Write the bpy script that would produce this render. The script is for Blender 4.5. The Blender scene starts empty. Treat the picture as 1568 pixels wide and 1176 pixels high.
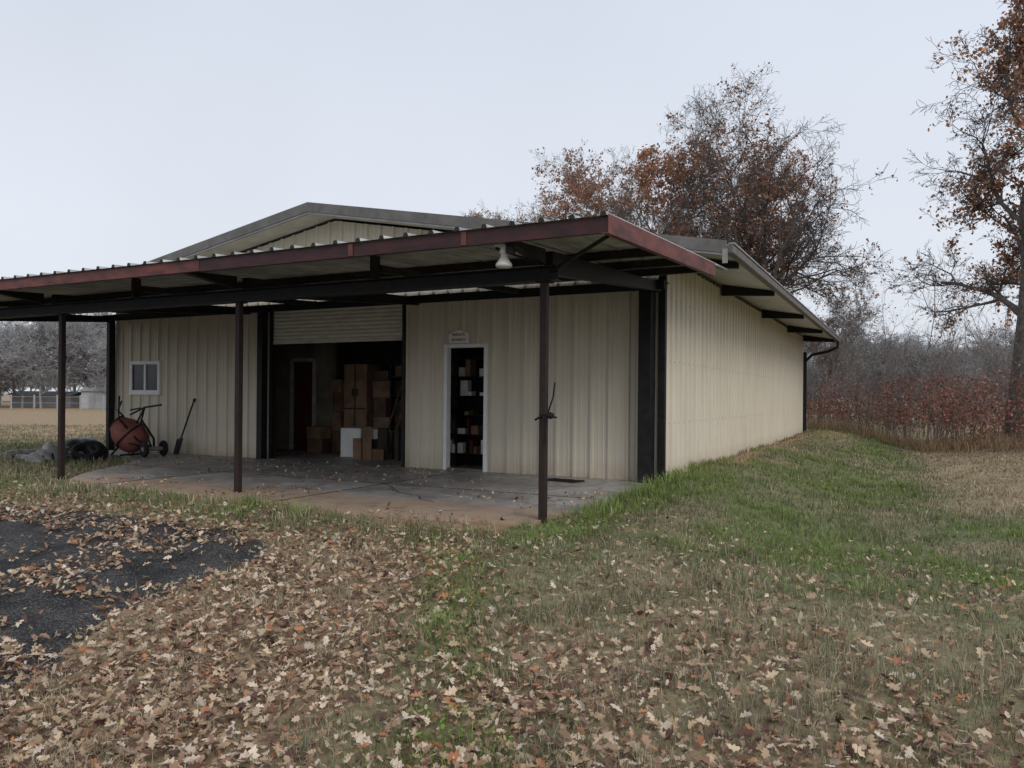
import bpy, math, random
import numpy as np
from mathutils import Vector, Matrix
random.seed(7); RS=np.random.RandomState(11)
C=bpy.context.scene.collection

# ---------------------------------------------------------------- helpers
def nodes_of(m):
    m.use_nodes=True
    nt=m.node_tree; nt.nodes.clear()
    return nt, nt.nodes, nt.links
def mat(name,col,rough=.7,var=.18,scale=6,metal=0.0,bump=0.0,stretch=(1,1,1),col2=None,detail=5,spec=.3,bscale=None):
    m=bpy.data.materials.new(name); nt,N,L=nodes_of(m)
    o=N.new('ShaderNodeOutputMaterial'); b=N.new('ShaderNodeBsdfPrincipled')
    L.new(b.outputs[0],o.inputs[0])
    b.inputs['Roughness'].default_value=rough; b.inputs['Metallic'].default_value=metal
    b.inputs['Specular IOR Level'].default_value=spec
    tc=N.new('ShaderNodeTexCoord'); mp=N.new('ShaderNodeMapping'); mp.inputs['Scale'].default_value=stretch
    L.new(tc.outputs['Object'],mp.inputs[0])
    n=N.new('ShaderNodeTexNoise'); n.inputs['Scale'].default_value=scale; n.inputs['Detail'].default_value=detail
    L.new(mp.outputs[0],n.inputs['Vector'])
    r=N.new('ShaderNodeValToRGB')
    c2=col2 if col2 else tuple(c*(1-2*var) for c in col)
    r.color_ramp.elements[0].position=.32; r.color_ramp.elements[1].position=.68
    r.color_ramp.elements[0].color=(*c2,1); r.color_ramp.elements[1].color=(*[c*(1+var*.5) for c in col],1)
    L.new(n.outputs[0],r.inputs[0]); L.new(r.outputs[0],b.inputs['Base Color'])
    if bump:
        bp=N.new('ShaderNodeBump'); bp.inputs['Strength'].default_value=bump; bp.inputs['Distance'].default_value=.02
        n2=N.new('ShaderNodeTexNoise'); n2.inputs['Scale'].default_value=bscale or scale*4; n2.inputs['Detail'].default_value=6
        L.new(tc.outputs['Object'],n2.inputs['Vector'])
        L.new(n2.outputs[0],bp.inputs['Height']); L.new(bp.outputs[0],b.inputs['Normal'])
    return m
def attrmat(name,rough=.8,trans=0.0):
    m=bpy.data.materials.new(name); nt,N,L=nodes_of(m)
    o=N.new('ShaderNodeOutputMaterial'); b=N.new('ShaderNodeBsdfPrincipled')
    b.inputs['Roughness'].default_value=rough; b.inputs['Specular IOR Level'].default_value=.25
    a=N.new('ShaderNodeAttribute'); a.attribute_name='col'
    L.new(a.outputs['Color'],b.inputs['Base Color'])
    if trans:
        t=N.new('ShaderNodeBsdfTranslucent'); L.new(a.outputs['Color'],t.inputs[0])
        mx=N.new('ShaderNodeMixShader'); mx.inputs[0].default_value=trans
        L.new(b.outputs[0],mx.inputs[1]); L.new(t.outputs[0],mx.inputs[2]); L.new(mx.outputs[0],o.inputs[0])
    else: L.new(b.outputs[0],o.inputs[0])
    return m
def link(o,parent=None):
    C.objects.link(o)
    if parent: o.parent=parent
    return o
def empty(name,loc=(0,0,0)):
    e=bpy.data.objects.new(name,None); e.location=loc; e.empty_display_size=.2; C.objects.link(e); return e
def npmesh(name,V,F,mats,parent=None,cols=None,attrs=None,smooth=False,linkit=True):
    me=bpy.data.meshes.new(name); V=np.asarray(V,dtype=np.float32); F=np.asarray(F,dtype=np.int32)
    k=F.shape[1]
    me.vertices.add(len(V)); me.vertices.foreach_set('co',V.ravel())
    me.loops.add(F.size); me.loops.foreach_set('vertex_index',F.ravel())
    me.polygons.add(len(F)); me.polygons.foreach_set('loop_start',np.arange(0,F.size,k,dtype=np.int32))
    me.polygons.foreach_set('loop_total',np.full(len(F),k,dtype=np.int32))
    if smooth: me.polygons.foreach_set('use_smooth',np.ones(len(F),dtype=bool))
    me.update(calc_edges=True)
    if cols is not None:
        a=me.color_attributes.new('col','FLOAT_COLOR','POINT')
        cc=np.ones((len(V),4),dtype=np.float32); cc[:,:3]=cols; a.data.foreach_set('color',cc.ravel())
    if attrs:
        for kk,vv in attrs.items():
            a=me.attributes.new(kk,'FLOAT','POINT'); a.data.foreach_set('value',vv.astype(np.float32))
    for m_ in mats: me.materials.append(m_)
    o=bpy.data.objects.new(name,me)
    if linkit: link(o,parent)
    return o
class MB:
    def __init__(s): s.v=[]; s.f=[]
    def poly(s,pts):
        i=len(s.v); s.v+= [tuple(p) for p in pts]; s.f.append(tuple(range(i,i+len(pts)))); return s
    def box(s,x0,x1,y0,y1,z0,z1):
        return s.hexa([(x0,y0,z0),(x1,y0,z0),(x1,y1,z0),(x0,y1,z0),(x0,y0,z1),(x1,y0,z1),(x1,y1,z1),(x0,y1,z1)])
    def hexa(s,p):
        i=len(s.v); s.v+=[tuple(q) for q in p]
        for f in ((0,3,2,1),(4,5,6,7),(0,1,5,4),(1,2,6,5),(2,3,7,6),(3,0,4,7)): s.f.append(tuple(i+a for a in f))
        return s
    def tube(s,p0,p1,r0,r1=None,n=10,cap=True):
        r1=r0 if r1 is None else r1
        p0=Vector(p0);p1=Vector(p1);d=(p1-p0).normalized()
        a=d.cross(Vector((0,0,1)) if abs(d.z)<.9 else Vector((1,0,0))).normalized(); b=d.cross(a)
        i=len(s.v)
        for p,r in((p0,r0),(p1,r1)):
            for k in range(n):
                t=2*math.pi*k/n; s.v.append(tuple(p+a*(r*math.cos(t))+b*(r*math.sin(t))))
        for k in range(n): s.f.append((i+k,i+(k+1)%n,i+n+(k+1)%n,i+n+k))
        if cap: s.f.append(tuple(i+n-1-k for k in range(n))); s.f.append(tuple(i+n+k for k in range(n)))
        return s
    def path(s,pts,r,n=8):
        for a,b in zip(pts[:-1],pts[1:]): s.tube(a,b,r,r,n)
        return s
    def lathe(s,prof,org,axis=(0,0,1),n=20):
        d=Vector(axis).normalized(); a=d.cross(Vector((0,0,1)) if abs(d.z)<.9 else Vector((1,0,0))).normalized(); b=d.cross(a); org=Vector(org)
        i=len(s.v)
        for r,h in prof:
            for k in range(n):
                t=2*math.pi*k/n; s.v.append(tuple(org+d*h+a*(r*math.cos(t))+b*(r*math.sin(t))))
        for j in range(len(prof)-1):
            for k in range(n):
                s.f.append((i+j*n+k,i+j*n+(k+1)%n,i+(j+1)*n+(k+1)%n,i+(j+1)*n+k))
        return s
    def obj(s,name,m,parent=None,smooth=False,bevel=0):
        me=bpy.data.meshes.new(name); me.from_pydata(s.v,[],s.f); me.materials.append(m)
        if smooth:
            for p in me.polygons: p.use_smooth=True
        me.update(); o=bpy.data.objects.new(name,me); link(o,parent)
        if bevel:
            b=o.modifiers.new('bevel','BEVEL'); b.width=bevel; b.segments=2; b.limit_method='ANGLE'
        return o
def ss(t):
    t=np.clip(t,0,1); return t*t*(3-2*t)
def vnoise(x,y,seed=0.):
    xi=np.floor(x);yi=np.floor(y);fx=x-xi;fy=y-yi
    fx=fx*fx*(3-2*fx);fy=fy*fy*(3-2*fy)
    h=lambda a,b:np.modf(np.abs(np.sin(a*127.1+b*311.7+seed*17.3)*43758.5453))[0]
    return (h(xi,yi)*(1-fx)+h(xi+1,yi)*fx)*(1-fy)+(h(xi,yi+1)*(1-fx)+h(xi+1,yi+1)*fx)*fy
def fbm(x,y,seed=0.,o=3):
    s=0;a=.5;t=0
    for i in range(o): s=s+a*vnoise(x*2**i,y*2**i,seed+i*3.1); t+=a; a*=.5
    return s/t

# ---------------------------------------------------------------- materials
M_wall=bpy.data.materials.new('tan_metal_siding')
nt,N,L=nodes_of(M_wall)
o=N.new('ShaderNodeOutputMaterial'); b=N.new('ShaderNodeBsdfPrincipled'); L.new(b.outputs[0],o.inputs[0])
b.inputs['Roughness'].default_value=.5; b.inputs['Specular IOR Level'].default_value=.35
tc=N.new('ShaderNodeTexCoord'); mp=N.new('ShaderNodeMapping'); mp.inputs['Scale'].default_value=(3,3,.5)
L.new(tc.outputs['Object'],mp.inputs[0]); n=N.new('ShaderNodeTexNoise'); n.inputs['Scale'].default_value=1.3; n.inputs['Detail'].default_value=5
L.new(mp.outputs[0],n.inputs['Vector'])
r=N.new('ShaderNodeValToRGB'); r.color_ramp.elements[0].position=.3; r.color_ramp.elements[1].position=.7
r.color_ramp.elements[0].color=(.60,.545,.445,1); r.color_ramp.elements[1].color=(.675,.62,.51,1); L.new(n.outputs[0],r.inputs[0])
sx=N.new('ShaderNodeSeparateXYZ'); L.new(tc.outputs['Object'],sx.inputs[0])
mr=N.new('ShaderNodeMapRange'); mr.inputs['From Min'].default_value=.0; mr.inputs['From Max'].default_value=.35; mr.inputs['To Min'].default_value=.8; mr.inputs['To Max'].default_value=0
L.new(sx.outputs['Z'],mr.inputs['Value'])
n3=N.new('ShaderNodeTexNoise'); n3.inputs['Scale'].default_value=5; n3.inputs['Detail'].default_value=6; L.new(tc.outputs['Object'],n3.inputs['Vector'])
mu=N.new('ShaderNodeMath'); mu.operation='MULTIPLY'; L.new(mr.outputs[0],mu.inputs[0]); L.new(n3.outputs[0],mu.inputs[1])
mx=N.new('ShaderNodeMixRGB'); mx.inputs[2].default_value=(.36,.24,.15,1); L.new(mu.outputs[0],mx.inputs[0]); L.new(r.outputs[0],mx.inputs[1]); L.new(mx.outputs[0],b.inputs['Base Color'])
M_black=mat('black_painted_steel',(.014,.013,.014),.55,.3,9)
M_purlin=mat('dark_primer_purlin',(.030,.024,.023),.6,.3,7)
M_post=mat('dark_post_steel',(.016,.012,.012),.6,.3,14,col2=(.035,.018,.014))
M_red=mat('rust_red_primer_steel',(.062,.022,.022),.55,.25,4,stretch=(1,1,3),col2=(.030,.016,.017),bump=.2)
M_red2=mat('faded_red_oxide_steel',(.175,.058,.048),.6,.25,3,stretch=(1.2,1,3),col2=(.075,.032,.03),bump=.2)
M_galv=mat('galvalume_sheet',(.50,.51,.49),.5,.10,3,metal=.1)
M_galvp=mat('porch_sheet_darker',(.44,.445,.42),.55,.18,3,metal=.1)  # galvalume in a darker tone for the porch sheet
M_rib=mat('dark_roof_rib_ends',(.03,.028,.028),.6,.2,8)
M_trim=mat('weathered_roof_trim',(.15,.14,.13),.6,.15,5)
M_trimL=mat('grey_gutter',(.30,.29,.28),.5,.15,4)
M_soff=mat('tan_soffit',(.56,.52,.43),.6,.1,3)
M_slat=mat('rollup_door_slat',(.70,.68,.59),.5,.08,4,stretch=(1,1,3))
M_white=mat('white_vinyl',(.80,.80,.78),.45,.04,9)
M_offw=mat('dusty_white',(.52,.51,.49),.6,.15,6)
M_glass=mat('dark_glass',(.02,.024,.03),.1,.1,3,spec=.3)
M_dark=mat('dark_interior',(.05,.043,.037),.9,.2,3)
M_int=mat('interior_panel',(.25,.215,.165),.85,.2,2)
M_wood=mat('brown_wood',(.17,.10,.06),.6,.25,5,stretch=(4,4,.6))
M_card=mat('cardboard',(.26,.165,.105),.85,.18,4)
M_card2=mat('dark_cardboard',(.15,.09,.06),.85,.2,4)
M_redb=mat('red_brown_door',(.11,.035,.028),.5,.15,5)
M_rub=mat('rubber',(.018,.018,.018),.8,.2,12)
M_drum=mat('faded_orange_red_paint',(.33,.10,.08),.55,.2,6,col2=(.2,.085,.07))
M_bark=mat('oak_bark',(.085,.07,.058),.95,.3,12,bump=.6)
M_bark2=mat('haze_tinted_oak_bark',(.20,.18,.165),.95,.12,8)  # bark lightened so distance haze is painted into its colour
M_bark3=mat('mist_tinted_bark',(.34,.335,.34),.95,.04,6)  # mist painted in as pale colour; far barn and fence share it
M_bark4=mat('mist_tinted_far_bark',(.52,.535,.56),.95,.03,6)  # palest bark, heavier mist painted into the colour
M_leaf=attrmat('leaf',.75,.25)
M_grass=attrmat('grass_blade',.75,.25)

# slab
M_slab=bpy.data.materials.new('worn_concrete'); nt,N,L=nodes_of(M_slab)
o=N.new('ShaderNodeOutputMaterial'); b=N.new('ShaderNodeBsdfPrincipled'); L.new(b.outputs[0],o.inputs[0])
tc=N.new('ShaderNodeTexCoord')
def noise(N,L,tc,scale,det=6,rough=.55):
    n=N.new('ShaderNodeTexNoise'); n.inputs['Scale'].default_value=scale; n.inputs['Detail'].default_value=det; n.inputs['Roughness'].default_value=rough
    L.new(tc.outputs['Object'],n.inputs['Vector']); return n
def ramp(N,L,src,p0,c0,p1,c1):
    r=N.new('ShaderNodeValToRGB'); r.color_ramp.elements[0].position=p0; r.color_ramp.elements[1].position=p1
    r.color_ramp.elements[0].color=(*c0,1); r.color_ramp.elements[1].color=(*c1,1); L.new(src,r.inputs[0]); return r
n1=noise(N,L,tc,1.3,9,.7); r1=ramp(N,L,n1.outputs[0],.36,(.22,.20,.185),.64,(.50,.475,.45))
n2=noise(N,L,tc,30,5,.7); r2=ramp(N,L,n2.outputs[0],.3,(.66,.66,.66),.7,(1.12,1.12,1.12))
mm=N.new('ShaderNodeMixRGB'); mm.blend_type='MULTIPLY'; mm.inputs[0].default_value=1; L.new(r1.outputs[0],mm.inputs[1]); L.new(r2.outputs[0],mm.inputs[2])
sx=N.new('ShaderNodeSeparateXYZ'); L.new(tc.outputs['Object'],sx.inputs[0])
mr=N.new('ShaderNodeMapRange'); mr.inputs['From Min'].default_value=6.8; mr.inputs['From Max'].default_value=9.0; mr.inputs['To Min'].default_value=.9; mr.inputs['To Max'].default_value=.0
L.new(sx.outputs['Y'],mr.inputs['Value']); n4=noise(N,L,tc,1.8,7,.65)
ad=N.new('ShaderNodeMath'); ad.operation='ADD'; L.new(mr.outputs[0],ad.inputs[0]); L.new(n4.outputs[0],ad.inputs[1])
r4=ramp(N,L,ad.outputs[0],.8,(0,0,0),1.45,(.75,.75,.75))
md=N.new('ShaderNodeMixRGB'); md.inputs[2].default_value=(.40,.27,.175,1); L.new(r4.outputs[0],md.inputs[0]); L.new(mm.outputs[0],md.inputs[1])
n5=noise(N,L,tc,2.6,5,.6); n5.inputs['Distortion'].default_value=1.5; r5=ramp(N,L,n5.outputs[0],.52,(0,0,0),.68,(.65,.65,.65))
me_=N.new('ShaderNodeMixRGB'); me_.inputs[2].default_value=(.13,.11,.095,1); L.new(r5.outputs[0],me_.inputs[0]); L.new(md.outputs[0],me_.inputs[1])
L.new(me_.outputs[0],b.inputs['Base Color']); b.inputs['Roughness'].default_value=.5
bp=N.new('ShaderNodeBump'); bp.inputs['Strength'].default_value=.25; bp.inputs['Distance'].default_value=.01; L.new(n2.outputs[0],bp.inputs['Height']); L.new(bp.outputs[0],b.inputs['Normal'])

# ---------------------------------------------------------------- terrain fields
def terr(x,y):
    g=-.04-.27*ss((7.1-y)/6.0)
    w=ss((y-5.5)/4)
    g=g-.33*ss((x+2.6)/(1.7+.06*np.clip(y-8,0,20)))*w+.40*ss((x-0.2)/3.2)*ss((y-7)/4)
    g=g+.14*np.exp(-((x+3.0)/.75)**2)*ss((y-10.5)/3)*ss((30-y)/4)
    g=g+.24*np.exp(-((x+2.5)**2/.9+(y-28.6)**2/6.0))
    und=.12*(fbm(x*.45,y*.45,5)-.5)+.045*(vnoise(x*1.7,y*1.7,9)-.5)
    inside=(x>-16.6)&(x<-3.4)&(y>6.9)&(y<29.5)
    g=g+np.where(inside,0,und)-np.where(inside&(y>8),.05,0)
    return g
def edgeX(y): return np.interp(y,[-3,0,2.26,3.0,3.86,4.6,5.3,5.6],[-1.2,-2.6,-4.0,-4.35,-4.85,-4.8,-5.2,-5.8])
def asph(x,y):
    nz=(fbm(x*1.3,y*1.3,2,4)-.5)
    d=np.minimum(5.6-y,edgeX(y)-x)
    return ss(d/.7+.5+nz*1.5)
def slabpoly_in(x,y):
    xl=np.interp(y,[6.9,7.4,9.8,10.6,11.7],[-10.8,-11.6,-13.2,-14.4,-14.6])
    yf=np.interp(x,[-12,-9,-6,-4.5,-3.4],[7.3,7.0,6.8,7.05,7.2])
    return (x<-3.48)&(x>xl)&(y>yf)&(y<29.35)
def leafline(x,y): return (-3.55+(7.3-y)*.31)-x
def leafden(x,y):
    L_=leafline(x,y)
    d=.25+.75*ss(L_/1.2+.2)
    d=d*(1-.86*ss((y-5.8)/.9))
    right=.40*ss((5.8-y)/3.0)+.17*ss((11.0-y)/4)
    d=np.where(L_<0,np.maximum(d*ss((5.6-y)/4.5),right),np.maximum(d,.14*ss((9-y)/2)))
    d=d*(.2+1.45*fbm(x*1.1,y*1.1,31))
    a=asph(x,y); d=d*(1-a*np.clip(1.25-1.3*ss((fbm(x*1.0+.3*y,y*1.9,77)-.50)/.14),0,.90))
    d=np.where((x>-2.2)&(y>13),.03,d)
    return np.clip(d,0,1)
def greenness(x,y):
    g=.45+.3*(fbm(x*.6,y*.6,12)-.4)
    tx=-3.35+(5.4-y)*.62; strip=np.exp(-((x-tx)/.36)**2)*ss((y-2.2)/.8)*ss((6.4-y)/.6)
    g=g+.75*strip
    g=g+.85*np.exp(-((x+3.1)/.5)**2)*ss((y-6.6)/.6)*ss((18-y)/8)
    g=g+.30*ss((x+3.6)/.6)*ss((y-5.4)/1.6)*ss((2.2-x-(y-9)*.10)/1.4)
    g=g+.30*np.exp(-(((x-.6)/1.5)**2+((y-8.0)/1.0)**2))
    g=g-.45*ss((x+.2)/1.2)*ss((y-11)/3)
    g=g-.28*ss(leafline(x,y)/1+.2)*ss((6.0-y)/1)
    g=g+.30*np.exp(-((y-6.3)/.55)**2)*(x<-3.8)
    g=g-.35*ss((-16.8-x)/2)*ss((y-13)/5)
    g=g*(.05+1.75*fbm(x*1.2,y*1.2,41,4))
    return np.clip(g,0,1)
def dirtm(x,y):
    d=np.maximum(np.exp(-((y-7.0)/.30)**2)*((x<-3.6)&(x>-8.5)), 1.3*np.exp(-((x+3.1)/.30)**2)*ss((y-11.5)/5)*(y<31))
    d=np.maximum(d,1.2*np.exp(-((x+2.5)**2/.7+(y-28.4)**2/6.0)))*(.3+1.0*fbm(x*2,y*1.2,3)); return np.clip(d,0,1)
def mixc(a,b,t): return a[None,:]*(1-t[:,None])+b[None,:]*t[:,None]
cDry=np.array([.48,.385,.245]); cGr=np.array([.19,.205,.105]); cBr=np.array([.235,.315,.085])
def axis(lo,hi,step,far,g=1.18):
    a=list(np.arange(lo,hi+1e-6,step)); s=step; x=hi
    while x<far: s*=g; x+=s; a.append(x)
    s=step; x=lo; pre=[]
    while x>-far: s*=g; x-=s; pre.append(x)
    return np.array(pre[::-1]+a)
gx=axis(-17,7,.09,700); gy=axis(-1,22,.09,900)
X,Y=np.meshgrid(gx,gy); x=X.ravel(); y=Y.ravel()
g=greenness(x,y); col=mixc(cDry*.8,cGr*.95,np.clip(g*1.3,0,1))
ld=np.clip(leafden(x,y)*1.2,0,1); col=col*(1-ld[:,None]*.55)+np.array([.27,.19,.125])[None,:]*ld[:,None]*.55
fl=ss((-16.5-x)/4)*ss((y-10)/6); col=col*(1-fl[:,None])+np.array([.36,.265,.17])[None,:]*fl[:,None]
dirt=dirtm(x,y)
col=col*(1-dirt[:,None])+np.array([.38,.25,.155])[None,:]*dirt[:,None]
nx,ny=len(gx),len(gy)
I=(np.arange(ny-1)[:,None]*nx+np.arange(nx-1)[None,:]).ravel()
F=np.stack([I,I+1,I+1+nx,I+nx],1)
M_ground=bpy.data.materials.new('ground_grass_soil_asphalt'); nt,N,L=nodes_of(M_ground)
o=N.new('ShaderNodeOutputMaterial'); b=N.new('ShaderNodeBsdfPrincipled'); L.new(b.outputs[0],o.inputs[0])
tc=N.new('ShaderNodeTexCoord'); at=N.new('ShaderNodeAttribute'); at.attribute_name='col'
na=noise(N,L,tc,14,8,.75); ra=ramp(N,L,na.outputs[0],.30,(.40,.38,.36),.70,(1.35,1.33,1.28))
m1=N.new('ShaderNodeMixRGB'); m1.blend_type='MULTIPLY'; m1.inputs[0].default_value=1; L.new(at.outputs['Color'],m1.inputs[1]); L.new(ra.outputs[0],m1.inputs[2])
aa=N.new('ShaderNodeAttribute'); aa.attribute_name='asph'
nb=noise(N,L,tc,9,8,.7); sb=N.new('ShaderNodeMath'); sb.operation='MULTIPLY_ADD'; sb.inputs[1].default_value=1.6; L.new(nb.outputs[0],sb.inputs[0]); 
sb.inputs[2].default_value=-.8
ad=N.new('ShaderNodeMath'); ad.operation='ADD'; L.new(aa.outputs['Fac'],ad.inputs[0]); L.new(sb.outputs[0],ad.inputs[1])
rb=ramp(N,L,ad.outputs[0],.45,(0,0,0),.57,(1,1,1))
vo=N.new('ShaderNodeTexVoronoi'); vo.inputs['Scale'].default_value=60; L.new(tc.outputs['Object'],vo.inputs['Vector'])
rv=ramp(N,L,vo.outputs['Distance'],.08,(.15,.148,.145),.5,(.026,.026,.027))
ng=noise(N,L,tc,2.2,8,.7); rg=ramp(N,L,ng.outputs[0],.38,(.6,.6,.6),.68,(2.0,1.93,1.85))
mg=N.new('ShaderNodeMixRGB'); mg.blend_type='MULTIPLY'; mg.inputs[0].default_value=1; L.new(rv.outputs[0],mg.inputs[1]); L.new(rg.outputs[0],mg.inputs[2])
m2=N.new('ShaderNodeMixRGB'); L.new(rb.outputs[0],m2.inputs[0]); L.new(m1.outputs[0],m2.inputs[1]); L.new(mg.outputs[0],m2.inputs[2])
L.new(m2.outputs[0],b.inputs['Base Color']); b.inputs['Roughness'].default_value=.8; b.inputs['Specular IOR Level'].default_value=.2
bp=N.new('ShaderNodeBump'); bp.inputs['Strength'].default_value=.8; bp.inputs['Distance'].default_value=.02
nc=noise(N,L,tc,45,5,.7); L.new(nc.outputs[0],bp.inputs['Height']); L.new(bp.outputs[0],b.inputs['Normal'])
npmesh('ground',np.stack([x,y,terr(x,y)],1),F,[M_ground],cols=col,attrs={'asph':asph(x,y)},smooth=True)

# ---------------------------------------------------------------- ground scatter (denser near the yard entrance)
R2=np.array([.8886,.4586]); F2=np.array([-.4586,.8886])
def sample(n,zmin,zmax,p,um=1.0):
    t=RS.rand(n); e=2-p
    z=(zmin**e+t*(zmax**e-zmin**e))**(1/e); u=(RS.rand(n)*2-1)*um
    return z*(u*R2[0]+F2[0]), z*(u*R2[1]+F2[1]), z
def blades(x,y,h,w,col):
    n=len(x); g=terr(x,y); th=RS.rand(n)*6.283; lean=RS.rand(n)*1.1; la=RS.rand(n)*6.283
    ax=np.stack([np.cos(th),np.sin(th),0*th],1)*(w*.5)[:,None]
    ld=np.stack([np.cos(la),np.sin(la),0*la],1)
    P=np.stack([x,y,g-.005],1); up=np.zeros((n,3)); up[:,2]=1
    mid=P+up*(h*.55)[:,None]+ld*(h*lean*.3)[:,None]
    tip=P+up*(h*(1-.4*lean))[:,None]+ld*(h*lean*.95)[:,None]
    V=np.stack([P-ax,P+ax,mid-ax*.8,mid+ax*.8,tip],1).reshape(-1,3)
    b=np.arange(n)[:,None,None]*5; F=(b+np.array([[0,1,2],[1,3,2],[2,3,4]])[None]).reshape(-1,3)
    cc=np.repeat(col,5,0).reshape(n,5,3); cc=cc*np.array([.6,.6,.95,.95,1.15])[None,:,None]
    return V,F,cc.reshape(-1,3)
x,y,z=sample(400000,2.0,32,1.3)
tu=fbm(x*5.5,y*5.5,60,2); k=RS.rand(len(x))<(.35+1.0*ss((tu-.35)/.3)); x,y,z=x[k],y[k],z[k]
gr=greenness(x,y); ld=leafden(x,y)
keep=~slabpoly_in(x,y)&~((x>-16.45)&(x<-3.42)&(y>11.65)&(y<29.4))
keep&=(RS.rand(len(x))>asph(x,y)*1.22-.04)
keep&=RS.rand(len(x))>dirtm(x,y)*.85
keep&=RS.rand(len(x))>ld*.2
x,y,z,gr=x[keep],y[keep],z[keep],gr[keep]
rim=np.exp(-((x+3.25)/.25)**2)*ss((y-7.4)/1)*ss((18-y)/8)
rim2=np.exp(-((y-6.6)/.4)**2)*(x<-3.6)*ss((fbm(x*1.5,y*1.5,8)-.35)/.25)+np.exp(-((x+13.6)**2/3+(y-9)**2/4))*.9
tuft=ss((fbm(x*3,y*3,70,2)-.52)/.2)
n=len(x); h=(.03+.04*RS.rand(n))*(1+.7*gr+1.0*tuft)+.20*rim*RS.rand(n)+.13*rim2*RS.rand(n)
w=np.maximum(.0033,.00095*z)*(.7+.6*RS.rand(n))
t=np.clip(gr*1.3+RS.randn(n)*.2,0,1)
isdry=RS.rand(n)>t
mot=(.66+.68*fbm(x*2.2,y*2.2,88,3))
col=np.where(isdry[:,None],np.where(RS.rand(n)[:,None]<.3,np.array([[.45,.385,.31]]),cDry[None,:])*(.6+.7*RS.rand(n))[:,None],mixc(np.array([.20,.215,.125]),cBr,np.clip(gr*1.5-.60+RS.randn(n)*.15,0,1))*(.65+.6*RS.rand(n))[:,None])*mot[:,None]
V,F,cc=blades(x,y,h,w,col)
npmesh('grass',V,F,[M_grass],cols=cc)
x,y,z=sample(26000,2.2,12,1.3)
k=(greenness(x,y)>.74)&~slabpoly_in(x,y)&(fbm(x*3,y*3,15)>.5)&(x>-4); x,y=x[k],y[k]; n=len(x)
def leaf_template():
    out=[(0,-.5),(.10,-.32),(.24,-.22),(.14,-.06),(.36,.10),(.18,.20),(.20,.40),(0,.5)]
    pts=out+[(-a,b) for a,b in out[-2:0:-1]]
    V=[(a,b,abs(a)*.55+ (b*b)*.35) for a,b in pts]+[(0,0,0)]
    n=len(pts); F=[(i,(i+1)%n,n) for i in range(n)]
    return np.array(V),np.array(F)
LT,LF=leaf_template()
def leaves_mesh(P,size,col,tilt):
    n=len(P); a=RS.rand(n)*6.283; tx=RS.randn(n)*tilt; ty=RS.randn(n)*tilt
    ca,sa=np.cos(a),np.sin(a)
    T=LT[None]*size[:,None,None]; T=T.copy(); T[:,:,2]*=(RS.rand(n)*3.0-1.1)[:,None]
    T[:,:,0]*=(.6+.6*RS.rand(n))[:,None]; T[:,:,0]+=(T[:,:,1]**2/size[:,None])*(RS.randn(n)*.5)[:,None]
    x1=T[...,0]; y1=T[...,1]*np.cos(tx)[:,None]-T[...,2]*np.sin(tx)[:,None]; z1=T[...,1]*np.sin(tx)[:,None]+T[...,2]*np.cos(tx)[:,None]
    x2=x1*np.cos(ty)[:,None]+z1*np.sin(ty)[:,None]; z2=-x1*np.sin(ty)[:,None]+z1*np.cos(ty)[:,None]
    x3=x2*ca[:,None]-y1*sa[:,None]; y3=x2*sa[:,None]+y1*ca[:,None]
    V=np.stack([x3,y3,z2],2)+P[:,None,:]
    F=(np.arange(n)[:,None,None]*len(LT)+LF[None]).reshape(-1,3)
    return V.reshape(-1,3),F,np.repeat(col,len(LT),0)
if n:
    V,F,cc=leaves_mesh(np.stack([x,y,terr(x,y)+.02+.035*RS.rand(n)],1),.018+.022*RS.rand(n),np.array([[.21,.35,.07]])*(.6+.7*RS.rand(n))[:,None],.35)
    npmesh('clover_weeds',V,F,[M_grass],cols=cc)
pal=np.array([[.60,.47,.33],[.47,.34,.22],[.31,.20,.135],[.17,.09,.066],[.69,.58,.46],[.38,.235,.165],[.48,.22,.11],[.12,.07,.055]])
x,y,z=sample(200000,2.0,16,1.25)
keep=(RS.rand(len(x))<leafden(x,y)*.60)&~slabpoly_in(x,y)
x,y,z=x[keep],y[keep],z[keep]
xs=RS.rand(2200)*11-14.5; ys=6.8+RS.rand(2200)**1.7*4.8; k=slabpoly_in(xs,ys)&(fbm(xs*.8,ys*.8,90)>.45); xs,ys=xs[k],ys[k]
n=len(x)
P=np.stack([np.r_[x,xs],np.r_[y,ys],np.r_[terr(x,y)+.008+.04*RS.rand(n),np.full(len(xs),.012)]],1)
N_=len(P); col=pal[RS.choice(8,N_,p=[.20,.2,.16,.1,.12,.1,.05,.07])]*(.75+.5*RS.rand(N_))[:,None]
V,F,cc=leaves_mesh(P,(.030+.050*RS.rand(N_)**1.3),col,.5)
npmesh('fallen_leaves',V,F,[M_leaf],cols=cc)

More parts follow.
